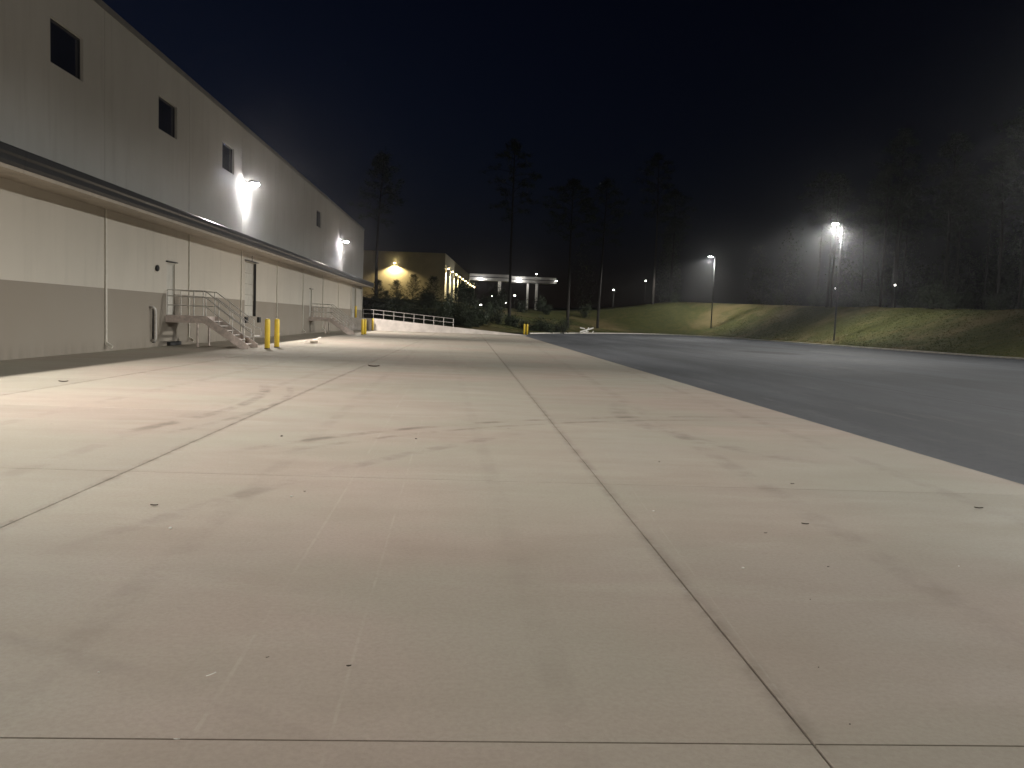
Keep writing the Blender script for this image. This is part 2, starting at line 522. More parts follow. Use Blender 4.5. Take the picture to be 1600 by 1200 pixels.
# ---- grass bank rising from the kerb and the land behind it
def sstep(t):
    t = max(0, min(1, t)); return t*t*(3-2*t)
def bank_h(d, x, y):
    top = 4.6 + .024*max(0, min(130, y-80))
    run = 15.0
    if y > 95:                      # the end of the lot has a lower, gentler rise
        k = sstep((44-x)/16); top += (4.1-top)*k; run += 13*k
    v = .11 + top*(.55*sstep(d/run) + .45*max(0, min(1, d/run))) + .012*max(0, d-run)
    if d > .4:
        v += .10*math.sin(x*.31+y*.17) * min(1, d/6) + .07*math.sin(x*.83-y*.57)*min(1, d/6)
    return v
ds = [.185, .45, .9, 1.5, 2.2, 3, 4, 5, 6, 7, 8, 9, 10, 11, 12, 13, 14, 15, 16.5, 19, 23, 30, 42, 60, 90, 140, 220, 400, 800, 2000]
b = MB()
nd_ = len(ds)
def bank_pt(i, d):
    p = kl[i] + kn[i]*d
    return (p.x, p.y, bank_h(d, p.x, p.y))
for i in range(len(kl)):
    for d in ds:
        b.v.append(bank_pt(i, d))
for i in range(len(kl)-1):
    for k in range(nd_-1):
        q = i*nd_+k
        b.f.append((q, q+1, q+nd_+1, q+nd_))
bank = b.build('grass_bank', M['grass'], smooth=True)
if bank.data.polygons[10].normal.z < 0: bank.data.flip_normals()
tag(bank, kind='structure')
# base land under everything, to the horizon
gl = MB(); S = 3000
gl.quad((-S, -S, -.42), (S, -S, -.42), (S, S, -.42), (-S, S, -.42))
tag(gl.build('ground', M['grass']), kind='structure')

# ---- grass tufts on the near side of the bank
rg = random.Random(3)
v = []; fcs = []
vis = [i for i in range(len(kl)) if kl[i].y > 55 and kl[i].x > 7]
for q in range(38000):
    i = rg.choice(vis); d = .42 + 15*rg.random()**1.2
    p = kl[i] + kn[i]*d; t = rg.random()
    p2 = kl[min(i+1, len(kl)-1)] + kn[min(i+1, len(kl)-1)]*d
    p = p.lerp(p2, t); z = bank_h(d, p.x, p.y) - .02
    for w in range(3):
        a = rg.random()*6.28; h = .04+.08*rg.random(); s_ = .025+.03*rg.random()
        ox = p.x+rg.uniform(-.15, .15); oy = p.y+rg.uniform(-.15, .15)
        n = len(v); lx = rg.uniform(-.06, .06); ly = rg.uniform(-.06, .06)
        v += [(ox-math.cos(a)*s_, oy-math.sin(a)*s_, z), (ox+math.cos(a)*s_, oy+math.sin(a)*s_, z), (ox+lx, oy+ly, z+h)]
        fcs.append((n, n+1, n+2))
me = bpy.data.meshes.new('grass'); me.from_pydata(v, [], fcs); me.materials.append(M['grass'])
tag(link('grass', me), 'short rough grass covering the bank behind the kerb', 'grass', kind='stuff')

# ================================================================== WAREHOUSE
ROOF = 11.62
wh = tag(empty('warehouse', (WX, 37.0, 0)), 'long pale concrete warehouse with dark canopy and small high windows', 'building')
def L(x, y, z): return (x-WX, y-37.0, z)
PJ = [28.83 + 8.372*k for k in range(-6, 9)]
PJ[-1] = END_Y-.6
PJ = [p for p in PJ if p <= END_Y-.5]
if PJ[-1] < END_Y-1: PJ.append(END_Y-.6)
WIN = [(25.25, 27.30), (33.62, 35.67), (41.99, 44.04), (67.3, 69.35)]
MAND = [(34.55, 35.50), (64.95, 65.90)]
DOCK = [(46.38, 48.75)]
DRIVE = [(88.4, 91.6)]
holes_all = [(a, c, 8.72, 10.05, 'window') for a, c in WIN] + [(a, c, 1.30, 3.45, 'door') for a, c in MAND] + [(a, c, 1.28, 4.37, 'dock_door') for a, c in DOCK] + [(a, c, 1.30, 4.60, 'drive_door') for a, c in DRIVE]
DEPTH = .22
def panel(y0, y1):
    gp = .011
    y0 += gp; y1 -= gp
    hs = [h for h in holes_all if h[1] > y0 and h[0] < y1]
    ys = sorted({y0, y1, *[max(y0, h[0]) for h in hs], *[min(y1, h[1]) for h in hs]})
    zs = sorted({0., 2.19, ROOF, *[h[2] for h in hs], *[h[3] for h in hs]})
    b = MB(); X = 0.0
    for ya, yb in zip(ys, ys[1:]):
        for za, zb in zip(zs, zs[1:]):
            ym, zm = (ya+yb)/2, (za+zb)/2
            if any(h[0] < ym < h[1] and h[2] < zm < h[3] for h in hs): continue
            b.quad(L(WX, ya, za), L(WX, yb, za), L(WX, yb, zb), L(WX, ya, zb))
            # rear face keeps the panel solid
            b.quad(L(WX-.24, ya, za), L(WX-.24, ya, zb), L(WX-.24, yb, zb), L(WX-.24, yb, za))
    for ya, yb, za, zb, k in hs:
        D = WX-.24
        if ya > y0: b.quad(L(WX, ya, za), L(WX, ya, zb), L(D, ya, zb), L(D, ya, za))
        if yb < y1: b.quad(L(WX, yb, za), L(D, yb, za), L(D, yb, zb), L(WX, yb, zb))
        ya_, yb_ = max(ya, y0), min(yb, y1)
        b.quad(L(WX, ya_, za), L(D, ya_, za), L(D, yb_, za), L(WX, yb_, za))
        b.quad(L(WX, ya_, zb), L(WX, yb_, zb), L(D, yb_, zb), L(D, ya_, zb))
    for yy in (y0, y1):
        b.quad(L(WX, yy, 0), L(WX-.24, yy, 0), L(WX-.24, yy, ROOF), L(WX, yy, ROOF))
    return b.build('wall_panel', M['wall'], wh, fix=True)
for a, c in zip(PJ, PJ[1:]):
    panel(a, c)
# sealant beads set back in the joints
for p in PJ[1:-1]:
    MB().box(-.05, -.014, -.0108, .0108, 0, ROOF).build('joint_seal', M['sealant'], wh, (0, p-37, 0))
# corner pier, end wall, rear wall, roof
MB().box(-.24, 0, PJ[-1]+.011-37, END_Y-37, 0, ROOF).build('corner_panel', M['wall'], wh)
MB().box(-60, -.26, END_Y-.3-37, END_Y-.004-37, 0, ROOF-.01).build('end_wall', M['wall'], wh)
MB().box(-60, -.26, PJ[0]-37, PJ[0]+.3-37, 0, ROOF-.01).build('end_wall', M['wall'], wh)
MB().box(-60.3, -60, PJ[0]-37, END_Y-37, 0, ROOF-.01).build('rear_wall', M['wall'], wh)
MB().box(-60, -.26, PJ[0]+.3-37, END_Y-.3-37, ROOF-.8, ROOF-.5).build('roof', M['coping'], wh)
# coping in lengths
cl = 6.1; yy = PJ[0]
while yy < END_Y+.02:
    y2 = min(yy+cl, END_Y+.05)
    MB().extrude_y([(-.30, ROOF+.01), (-.30, ROOF+.07), (.06, ROOF+.10), (.06, ROOF-.12), (.045, ROOF-.12), (.045, ROOF+.01)], yy+.004-37, y2-.004-37).build('coping_length', M['coping'], wh)
    yy = y2
# window units
for ya, yb in WIN:
    w = MB(); za, zb = 8.72, 10.05; fr = .055
    for (p, q, r, s_) in ((ya, ya+fr, za, zb), (yb-fr, yb, za, zb), (ya+fr, yb-fr, za, za+fr), (ya+fr, yb-fr, zb-fr, zb)):
        w.box(-.17, -.10, p-37, q-37, r, s_)
    wo = w.build('window', M['frame'], wh)
    MB().box(-.145, -.125, ya+fr-37, yb-fr-37, za+fr, zb-fr).build('pane', M['glass'], wo)
# canopy with gutter, fascia and soffit along the wall
CY0, CY1 = PJ[0], END_Y-.6
cz = 4.85
can = MB()
can.extrude_y([(.003, 5.10), (.003, 5.75), (1.16, 5.42), (1.16, 4.97)], CY0-37, CY1-37)
cano = can.build('canopy', M['bronze'], wh)
yy = CY0; k = 0
while yy < CY1-.1:
    y2 = min(yy+6.1, CY1+.12)
    MB().extrude_y([(1.165, 4.93), (1.30, 4.93), (1.335, 5.02), (1.335, 5.16), (1.375, 5.22), (1.375, 5.37), (1.355, 5.395), (1.325, 5.395), (1.325, 5.36), (1.165, 5.36)], yy-37+.004, y2-37-.004).build('gutter_length', M['bronze'], cano)
    MB().box(.02, 1.12, yy-37+.006, y2-37-.006-(.12 if y2 > CY1 else 0), 4.90, 4.955).build('soffit_board', M['soffit'], cano)
    MB().box(1.13, 1.29, yy-37+.006, y2-37-.006, 4.83, 4.925).build('edge_beam', M['soffit'], cano)
    yy = y2
# downspouts at the panel joints
def downspout(y, z0=.22):
    b = MB()
    b.box(.004, .062, -.045, .045, z0+.12, 4.895)
    b.v += []; n = len(b.v)
    b.extrude_y([(.004, z0+.12), (.062, z0+.12), (.27, z0-.02), (.23, z0-.11), (.004, z0+.04)], -.045, .045)
    b.box(.002, .068, -.06, .06, 2.6, 2.63); b.box(.002, .068, -.06, .06, .75, .78)
    return b.build('downspout', M['pipewhite'], wh, (0, y-37, 0), bevel=.006)
for p in PJ[4:]:
    if any(a-.3 < p < c+.3 for a, c in DOCK): continue
    downspout(min(p, END_Y-.35) - (0 if p < END_Y-1 else .5))
# man doors
for ya, yb in MAND:
    b = MB(); f_ = .05
    b.box(-.12, -.07, ya-37+f_, yb-37-f_, 1.31, 3.45-f_)
    d = b.build('door', M['door'], wh)
    fr = MB()
    fr.box(-.16, -.05, ya-37, ya-37+f_, 1.30, 3.45).box(-.16, -.05, yb-37-f_, yb-37, 1.30, 3.45).box(-.16, -.05, ya-37+f_, yb-37-f_, 3.45-f_, 3.45)
    fr.build('door_frame', M['door'], d)
    h = MB(); h.tube([(-.07, ya-37+.14, 2.32), (-.015, ya-37+.14, 2.32), (-.015, ya-37+.27, 2.32)], .013, 8)
    h.build('door_handle', M['galv'], d)
    MB().box(.002, .10, ya-37-.10, yb-37+.10, 3.50, 3.545).build('drip_cap', M['frame'], wh)
# numbered dock door
for ya, yb in DOCK:
    n = 5; hh = (4.37-1.28)/n
    dd = empty('dock_door', (0, 0, 0)); dd.parent = wh
    for k in range(n):
        MB().box(-.21, -.16, ya-37+.03, yb-37-.03, 1.28+k*hh+.006, 1.28+(k+1)*hh-.006).build('door_section', M['door'], dd, bevel=.008)
    MB().box(-.115, .012, yb-37-.03, yb-37-.005, 1.29, 4.36).build('jamb_strip', M['black'], dd)  # thin black strip down the far jamb
    MB().box(-.155, -.02, ya-37+.005, ya-37+.06, 1.29, 4.36).build('jamb_strip', M['black'], dd)
    MB().box(.002, .12, ya-37-.12, yb-37+.12, 4.40, 4.45).build('drip_cap', M['frame'], wh)
    for y in (ya+.12, yb+.55):
        MB().box(.005, .13, y-37-.22, y-37+.22, .92, 1.24).build('dock_bumper', M['black'], wh, bevel=.02)
    tx = bpy.data.curves.new('door_number', 'FONT'); tx.body = '5'; tx.size = .42; tx.extrude = .004; tx.offset = .012
    to = bpy.data.objects.new('tmp', tx); COL.objects.link(to)
    dg = bpy.context.evaluated_depsgraph_get(); me = bpy.data.meshes.new_from_object(to.evaluated_get(dg))
    bpy.data.objects.remove(to); me.materials.clear(); me.materials.append(M['num'])
    link('door_number', me, wh, (.006, 47.72-37, 4.475), (rad(90), 0, rad(90)))
# drive-in door at the head of the ramp
for ya, yb in DRIVE:
    dd = empty('drive_in_door'); dd.parent = wh
    for k in range(6):
        MB().box(-.21, -.16, ya-37+.03, yb-37-.03, 1.31+k*.548, 1.31+(k+1)*.548-.012).build('door_section', M['door'], dd)
# bell, conduit, chock on the wall
bl = MB().lathe([(.02, 0), (.10, 0), (.13, .03), (.13, .06), (.09, .10), (.03, .115)], 18)
bl.build('alarm_bell', M['black'], wh, (.003, 33.43-37, 3.17), (0, rad(90), 0), smooth=True)
cd = MB().tube([(0.0, -.14, 1.58), (.13, -.13, 1.60), (.17, -.06, 1.54), (.17, 0, 1.42), (.17, .02, .40), (.15, .02, .28), (0, .02, .26)], .055, 12)
cd.build('wall_pipe', M['galv'], wh, (.0, 32.9-37, 0), smooth=True)
MB().box(.012, .05, 33.05-37, 33.25-37, .18, 1.56).build('pipe_channel', M['frame'], wh)
MB().box(.005, .16, 34.6-37, 35.9-37, .012, .17).build('rubber_block', M['black'], wh, bevel=.02)

# ---- wall lamps
def wall_lamp(y, label):
    r = tag(empty('wall_lamp', (WX, y, 8.64)), label, 'wall lamp', 'lamps on the warehouse wall')
    MB().box(.002, .05, -.14, .14, -.14, .16).build('back_plate', M['pole'], r, bevel=.01)
    MB().tube([(.05, 0, .05), (.30, 0, .10)], .035, 10).build('arm', M['pole'], r)
    hd = MB(); hd.extrude_y([(.26, .02), (.26, .11), (.34, .17), (.72, .12), (.76, .06), (.76, .02)], -.23, .23)
    hd.build('housing', M['pole'], r, bevel=.008)
    MB().extrude_y([(.30, .016), (.73, .016), (.70, -.07), (.36, -.07)], -.20, .20).build('lens', M['lens'], r, bevel=.01)
    lamp_light('lamp', (.57, 0, -.20), WALL_POWER, (1.0, .915, .85), r, out=(1, 0, 0), up_cut=(.03, .20), back=(-.06, .22), back_level=0., size=.10, wing=.6, wing_lim=.2, streak=.034, spill=.14, side='plates')
    return r
wall_lamp(46.2, 'glaring white lamp high on the wall, the nearer of the two')
wall_lamp(79.9, 'glaring white lamp high on the wall near the far corner')
wall_lamp(12.5, 'white lamp high on the wall beside the near apron')
wall_lamp(-21.2, 'white lamp high on the wall behind the viewer')

# ---- ramp
ra = tag(empty('ramp', (WX, 87.0, 0)), 'pale concrete vehicle ramp with pipe railing at the far warehouse corner', 'ramp')
SL = 4.5/19.5
def RP(x, off, z):    # x along ramp from wall, off behind the near face
    return (x, x*SL + off, z)
top = [(0.01, 1.30), (2.6, 1.30), (19.3, .03)]
w = MB()
for t0, t1 in zip(top, top[1:]):
    n = len(w.v)
    for (x, z) in (t0, t1):
        w.v += [RP(x, 0, -.02), RP(x, .22, -.02), RP(x, .22, z), RP(x, 0, z)]
    for k in range(4): w.f.append((n+k, n+(k+1) % 4, n+4+(k+1) % 4, n+4+k))
w.build('side_wall', M['rampconc'], ra)
w = MB()
for t0, t1 in zip(top, top[1:]):
    n = len(w.v)
    for (x, z) in (t0, t1):
        w.v += [RP(x, .225, -.02), RP(x, 5.0, -.02), RP(x, 5.0, z-.03), RP(x, .225, z-.03)]
    for k in range(4): w.f.append((n+k, n+(k+1) % 4, n+4+(k+1) % 4, n+4+k))
w.build('ramp_slab', M['conc'], ra)
def ztop(x): return 1.30 if x < 2.6 else 1.30 - (x-2.6)*(1.27/16.7)
xs = [1.35 + k*1.07 for k in range(10)]
for x in xs:
    MB().tube([RP(x, .11, ztop(x)-.01), RP(x, .11, ztop(x)+.92)], .024, 8).build('railing_post', M['galv'], ra)
for h in (.92, .48):
    MB().tube([RP(x, .11, ztop(x)+h) for x in xs], .022, 8).build('railing_bar', M['galv'], ra)

# ---- steel stairs
def stairs(y, label):
    r = tag(empty('steel_stairs', (WX+.01, y, 0)), label, 'stairs', 'steel stairs along the warehouse wall')
    Wd = 1.6; Ld = 1.55; H = 1.30
    MB().box(.03, Ld, .06, Wd-.06, H-.03, H-.004).build('landing_deck', M['galvdull'], r)
    for p in ((.0, Ld, 0, .055), (.0, Ld, Wd-.055, Wd)):
        MB().box(p[0], p[1], p[2], p[3], H-.30, H).build('landing_beam', M['galvdull'], r)
    MB().box(Ld-.05, Ld-.002, .057, Wd-.057, H-.30, H-.031).build('landing_beam', M['galvdull'], r)
    for ly in (.05, Wd-.05):
        MB().tube([(1.30, ly, .012), (1.30, ly, H-.305)], .04, 10).build('leg', M['galvdull'], r)
        MB().box(1.20, 1.40, ly-.1+.02, ly+.08, 0.001, .012).build('foot_plate', M['galvdull'], r)
    nst = 7; rise = H/nst; run = .258
    ang = math.atan2(rise, run)
    for sy in (0., Wd-.05):
        b = MB(); x1 = Ld+run*(nst-.6)
        b.extrude_y([(Ld+.001, H), (Ld+.001, H-.30), (x1-.12, 0.004), (x1+.20, 0.004), (x1+.20, .16), (Ld+.12, H)], sy, sy+.05)
        b.build('stringer', M['galvdull'], r)
    for k in range(1, nst):
        x = Ld + run*(k-1)+.02; z = H - rise*k
        MB().box(x, x+run+.03, .053, Wd-.053, z-.035, z).build('tread', M['galvdull'], r)
        MB().box(x+run+.0302, x+run+.045, .053, Wd-.053, z-.04, z+.004).build('nosing', M['galv'], r)
    # railings: top, middle rails with posts, both sides
    for sy in (.028, Wd-.028):
        xe = Ld + run*(nst-1)+.12
        drop = H - rise*(nst-1)
        slope = rise/run
        def zr(x, h): return H+h if x <= Ld+.05 else H+h-(x-Ld-.05)*slope
        for h in (1.05, .80, .42):
            pts = [(.06, sy, H+h), (Ld+.05, sy, H+h), (xe, sy, zr(xe, h))]
            MB().tube(pts, .021, 8).build('rail', M['galv'], r)
        for x in (.08, .62, 1.15, Ld-.02, Ld+.62, Ld+1.18, xe):
            zb = H-.02 if x < Ld+.05 else max(.05, H-.05-(x-Ld-.05)*slope)
            MB().tube([(x, sy, zb), (x, sy, zr(x, 1.05))], .021, 8).build('rail_post', M['galv'], r)
        zt = zr(xe, .80); zl = zr(xe, .42)
        MB().tube([(xe, sy, zt), (xe+.27, sy, zt-.10), (xe+.30, sy, zt-.16), (xe+.30, sy, zl-.02), (xe+.26, sy, zl-.06), (xe, sy, zl-.06)], .018, 8).build('handrail_return', M['galv'], r)
    return r
stairs(34.42, 'galvanised steel stairs up to a landing, nearer of the two')
stairs(64.85, 'galvanised steel stairs up to a landing beside the ramp')

# ---- bollards
bo = MB().lathe([(.0, 0), (.112, 0), (.112, 1.20), (.10, 1.255), (.07, 1.285), (.03, 1.298), (.005, 1.30)], 20)
bmesh_b = bo.mesh('sleeve', M['yellow'], smooth=True)
bb = MB().lathe([(.0, .0), (.118, .0), (.118, .03), (.112, .035), (.0, .036)], 20).mesh('base_ring', M['sealant'])
BOL = [((-8.56, 35.12, 0), 'yellow bollard by the nearer stairs, left of the pair'), ((-8.56, 36.85, 0), 'yellow bollard by the nearer stairs, right of the pair'),
       ((-8.54, 66.3, 0), 'yellow bollard before the farther stairs, left of the pair'), ((-8.54, 67.9, 0), 'yellow bollard before the farther stairs, right of the pair'),
       ((-10.15, 87.0, 0), 'dull yellow bollard close against the ramp wall'),
       ((-12.2, 86.3, 1.30), 'yellow bollard up beside the downspout at the warehouse corner'),
       ((6.75, 96.3, 0), 'yellow bollard at the foot of the ramp, left of the pair'), ((7.12, 96.7, 0), 'yellow bollard at the foot of the ramp, right of the pair')]
for p, lab in BOL:
    if p[2] > 1: p = (-12.1, 88.0, 1.272)
    r = tag(empty('bollard', p), lab, 'bollard', 'yellow bollards')
    link('sleeve', bmesh_b, r); link('base_ring', bb, r)

# ---- light poles
def light_pole(x, y, z0, h, label, k=1.0):
    r = tag(empty('light_pole', (x, y, z0)), label, 'street lamp', 'tall light poles along the kerb')
    MB().lathe([(.0, -.6), (.26, -.6), (.26, .10), (.24, .12), (.0, .12)], 20).build('footing', M['kerb'], r)
    MB().lathe([(.0, .121), (.20, .121), (.20, .22), (.17, .32), (.0, .32)], 16).build('base_cover', M['pole'], r)
    MB().tube([(0, 0, .3), (0, 0, h*.5), (0, 0, h)], [.125, .105, .075], 12).build('shaft', M['pole'], r, smooth=True)
    MB().box(-.62, -.02, -.045, .045, h-.16, h-.05).build('arm', M['pole'], r)
    MB().extrude_y([(-1.28, h-.02), (-1.28, h+.05), (-1.20, h+.09), (-.55, h+.09), (-.48, h+.03), (-.48, h-.02)], -.24, .24).build('lamp_head', M['pole'], r, bevel=.012)
    MB().box(-1.24, -.55, -.20, .20, h-.115, h-.024).build('lens', M['lens_pole'], r)
    lamp_light('lamp', (-.9, 0, h-.28), POLE_POWER*k, (1.0, .98, .92), r, out=(-1, 0, 0), up_cut=(.10, .26), back=(-.02, .35), back_level=1.8, size=.30, wing=2.0, wing_lim=.25, spill=.32, side=(.90, .99, .5))
light_pole(48.0, 103.4, .38, 15.4, 'tall dark light pole with bright head, nearer and right of two')
light_pole(48.3, 158.4, .55, 15.2, 'tall dark light pole with bright head, farther and left of two', .72)
light_pole(48.0, 49.0, .38, 15.4, 'tall dark light pole beside the lot, next one along the kerb')
light_pole(48.0, -5.0, .38, 15.4, 'tall dark light pole beside the lot, behind the viewer')

# ================================================================== VEGETATION
def needle_clump(vs, fs, c, dirv, rng, n, ln, wd):
    c = Vector(c); dirv = Vector(dirv).normalized()
    for _ in range(n):
        d = (dirv*.7 + Vector((rng.gauss(0, 1), rng.gauss(0, 1), rng.gauss(.15, 1)))*.55).normalized()
        s_ = d.cross(Vector((rng.gauss(0, 1), rng.gauss(0, 1), rng.gauss(0, 1)))).normalized()*wd
        o = c + Vector((rng.gauss(0, 1), rng.gauss(0, 1), rng.gauss(0, .8)))*ln*.35
        k = len(vs)
        l_ = ln*rng.uniform(.6, 1.2)
        vs += [tuple(o-s_), tuple(o+s_), tuple(o+d*l_+s_*.4), tuple(o+d*l_-s_*.4)]
        fs.append((k, k+1, k+2, k+3))

def tall_pine(seed, H):
    rng = random.Random(seed)
    tr = MB(); lean = (rng.uniform(-.6, .6), rng.uniform(-.6, .6))
    P = [Vector((lean[0]*t*t+.12*math.sin(5*t+seed), lean[1]*t*t, H*t)) for t in [k/9 for k in range(10)]]
    tr.tube(P, [.26*(1-.86*k/9)+.02 for k in range(10)], 9)
    vs, fs = [], []
    z0 = rng.uniform(.46, .60)
    n_br = rng.randint(26, 34)
    for q in range(n_br):
        t = z0 + (1-z0)*(q/n_br)**.9
        k = min(8, int(t*9)); base = P[k].lerp(P[k+1], t*9-k)
        a = q*2.4 + rng.uniform(-.6, .6)
        env = math.sin(math.pi*min(1, .12+.95*(t-z0)/(1-z0)))**.6
        ln = H*.155*env*rng.uniform(.55, 1.25) + .35
        up = rng.uniform(.05, .5)
        tip = base + Vector((math.cos(a)*ln, math.sin(a)*ln, up*ln*.6))
        midp = base.lerp(tip, .5) + Vector((0, 0, .1*ln))
        tr.tube([base, midp, tip], [.055, .035, .012], 4, cap=False)
        for j in range(6):
            s = .35 + .65*(j+rng.random())/6
            pt = (base.lerp(midp, s*2) if s < .5 else midp.lerp(tip, s*2-1))
            pt = pt + Vector((rng.gauss(0, .28), rng.gauss(0, .28), rng.gauss(.1, .2)))
            needle_clump(vs, fs, pt, tip-base, rng, 13, .62, .05)
    me = bpy.data.meshes.new('crown'); me.from_pydata(vs, [], fs); me.materials.append(M['needle'])
    return tr.mesh('trunk', M['bark'], smooth=True), me

def young_pine(seed, H):
    rng = random.Random(seed); tr = MB()
    tr.tube([(0, 0, -.2), (.05*rng.gauss(0, 1), 0, H*.5), (0, 0, H*.97)], [.07, .045, .012], 7)
    vs, fs = [], []
    n = int(9+H*2)
    for q in range(n):
        t = .06+.92*q/n; base = Vector((0, 0, H*t))
        for w in range(4):
            a = rng.random()*6.28; ln = (1-t)**.8*H*.42*rng.uniform(.6, 1.2)+.12
            tip = base + Vector((math.cos(a)*ln, math.sin(a)*ln, ln*rng.uniform(.25, .8)))
            tr.tube([base, tip], [.018, .006], 3, cap=False)
            for j in range(3):
                needle_clump(vs, fs, base.lerp(tip, .35+.3*j), tip-base, rng, 9, .30, .022)
    needle_clump(vs, fs, (0, 0, H*.96), (0, 0, 1), rng, 12, .34, .022)
    me = bpy.data.meshes.new('crown'); me.from_pydata(vs, [], fs); me.materials.append(M['needle'])
    return tr.mesh('trunk', M['bark'], smooth=True), me

def shrub(seed, H, W):
    rng = random.Random(seed); tr = MB(); vs, fs = [], []
    for q in range(9):
        a = rng.random()*6.28; rr = W*.45*rng.random()**.5
        tip = Vector((math.cos(a)*rr, math.sin(a)*rr, H*rng.uniform(.55, .98)))
        mid = Vector((math.cos(a)*rr*.35, math.sin(a)*rr*.35, tip.z*.5))
        tr.tube([(0, 0, -.2), mid, tip], [.05, .03, .008], 4, cap=False)
        for j in range(16):
            s = .25+.8*rng.random()
            pt = (Vector((0, 0, -.2)).lerp(mid, min(1, s*2)) if s < .5 else mid.lerp(tip, s*2-1)) + Vector((rng.gauss(0, .2*W*.5), rng.gauss(0, .2*W*.5), rng.gauss(0, .16*H)))
            if pt.z < .1: pt.z = .1+rng.random()*.4
            for w in range(11):
                o = pt + Vector((rng.gauss(0, .2), rng.gauss(0, .2), rng.gauss(0, .2)))
                d = Vector((rng.gauss(0, 1), rng.gauss(0, 1), rng.gauss(0, 1))).normalized()*.11
                e = d.cross(Vector((rng.gauss(0, 1), rng.gauss(0, 1), rng.gauss(0, 1)))).normalized()*.06
                k = len(vs); vs += [tuple(o-d), tuple(o+e), tuple(o+d), tuple(o-e)]; fs.append((k, k+1, k+2, k+3))
    me = bpy.data.meshes.new('crown'); me.from_pydata(vs, [], fs); me.materials.append(M['leaf'])
    return tr.mesh('stem', M['bark']), me

def land_z(x, y):
    best = min(range(len(kl)), key=lambda i: (kl[i].x-x)**2+(kl[i].y-y)**2)
    d = (Vector((x, y))-kl[best]).dot(kn[best])
    return bank_h(max(d, .2), x, y)

TP = [tall_pine(11+k, h) for k, h in enumerate((27, 30, 24, 29, 22, 26))]
YP = [young_pine(31+k, h) for k, h in enumerate((4.6, 3.6, 5.6, 4.0))]
SH = [shrub(51+k, h, w) for k, (h, w) in enumerate(((2.6, 3.4), (2.0, 3.0), (3.4, 3.6)))]

def plant(kind, name, meshes, x, y, label, cat, group=None, s=1., stem='trunk'):
    r = tag(empty(name, (x, y, land_z(x, y)-.12), random.uniform(0, 6.28)), label, cat, group)
    r.scale = (s, s, s*random.uniform(.94, 1.06))
    link(stem, meshes[0], r); link('crown', meshes[1], r)
    return r
def at(px, Y):          # lateral position of a picture column at distance Y
    return (px-731.0)/1259.24*Y

# pines standing clear against the night sky at the end of the lot
for px, Y, k, s, lab in ((794.5, 136, 1, 1.02, 'tall bare-trunked pine against the sky above the far canopy'),
                         (886, 140, 0, 1.0, 'tall pine against the sky right of the far canopy'),
                         (935, 152, 3, .98, 'tall pine against the sky above the toppled white sawhorse'),
                         (1020, 176, 1, 1.08, 'slender tall pine alone left of the farther light pole'),
                         (588, 118, 4, 1.0, 'tall dark pine rising just past the warehouse corner')):
    x = at(px, Y); plant('p', 'pine_tree', TP[k], x, Y, lab, 'tree', 'tall pines', s)
# the wood behind the right-hand bank
rw = random.Random(21)
spots = []
for row, (d0, d1, st) in enumerate(((15, 20, 7.5), (22, 30, 7.0), (33, 46, 8.0))):
    i = 0
    along = [i for i in range(len(kl)) if (kl[i].x > 41 and kl[i].y > 62)]
    pos = along[0]
    while pos < along[-1]:
        d = rw.uniform(d0, d1); p = kl[pos] + kn[pos]*d
        spots.append((p.x+rw.uniform(-1.5, 1.5), p.y+rw.uniform(-1.5, 1.5)))
        pos += max(2, int(st/2*rw.uniform(.7, 1.5)))
for x, y in spots:
    if min((x-48)**2+(y-103.4)**2, (x-48)**2+(y-158)**2) < 19**2: continue
    plant('p', 'pine_tree', TP[rw.randrange(6)], x, y, 'dark pine in the wood behind the right-hand grass bank', 'tree', 'pines in the wood on the bank', rw.uniform(.82, 1.12))
# undergrowth at the edge of the wood
along = [i for i in range(len(kl)) if (kl[i].x > 14 and kl[i].y > 66)]
pos = 0
while pos < len(along):
    i = along[pos]; d = rw.uniform(16.5, 24); p = kl[i]+kn[i]*d
    plant('s', 'shrub', SH[rw.randrange(3)], p.x, p.y, 'dark shrub at the edge of the wood on the bank', 'shrub', 'shrubs along the edge of the wood', rw.uniform(.7, 1.25), 'stem')
    pos += rw.choice((1, 2, 2, 3))
# young pines and shrubs on the bank beyond the ramp
for px, Y, k, s, lab in ((590, 124, 1, 1.0, 'young pine just right of the warehouse corner'), (619, 121, 0, .9, 'young pine before the yellow lit wall, under the lamp'),
                         (645, 124, 2, .8, 'bushy young pine right of the yellow wall lamp'), (676, 120, 2, .92, 'broad young pine before the far building corner'),
                         (716, 118, 0, .95, 'young pine with wall lamps shining through it, left'), (733, 121, 3, 1.0, 'young pine with wall lamps shining through it, right'),
                         (604, 117, 3, .7, 'small young pine below the yellow lit wall'), (660, 116, 1, .8, 'small young pine between the two bushy ones'), (700, 115, 1, .8, 'small young pine under the bright far columns')):
    plant('y', 'young_pine', YP[k], at(px, Y), Y, lab, 'tree', 'young pines beyond the ramp', s)
for q in range(24):
    px = 574 + q*13.5 + rw.uniform(-4, 4); Y = rw.uniform(112, 119)
    plant('s', 'shrub', SH[rw.randrange(3)], at(px, Y), Y, 'dark shrub on the bank beyond the ramp', 'shrub', 'shrubs beyond the ramp', rw.uniform(.55, .85), 'stem')
for q in range(22):
    px = 577 + q*8.6 + rw.uniform(-3, 3); Y = rw.uniform(104.5, 109)
    plant('s', 'shrub', SH[rw.randrange(3)], at(px, Y), Y, 'dark shrub on the bank close behind the ramp railing', 'shrub', 'shrubs close behind the ramp', rw.uniform(.7, 1.05), 'stem')
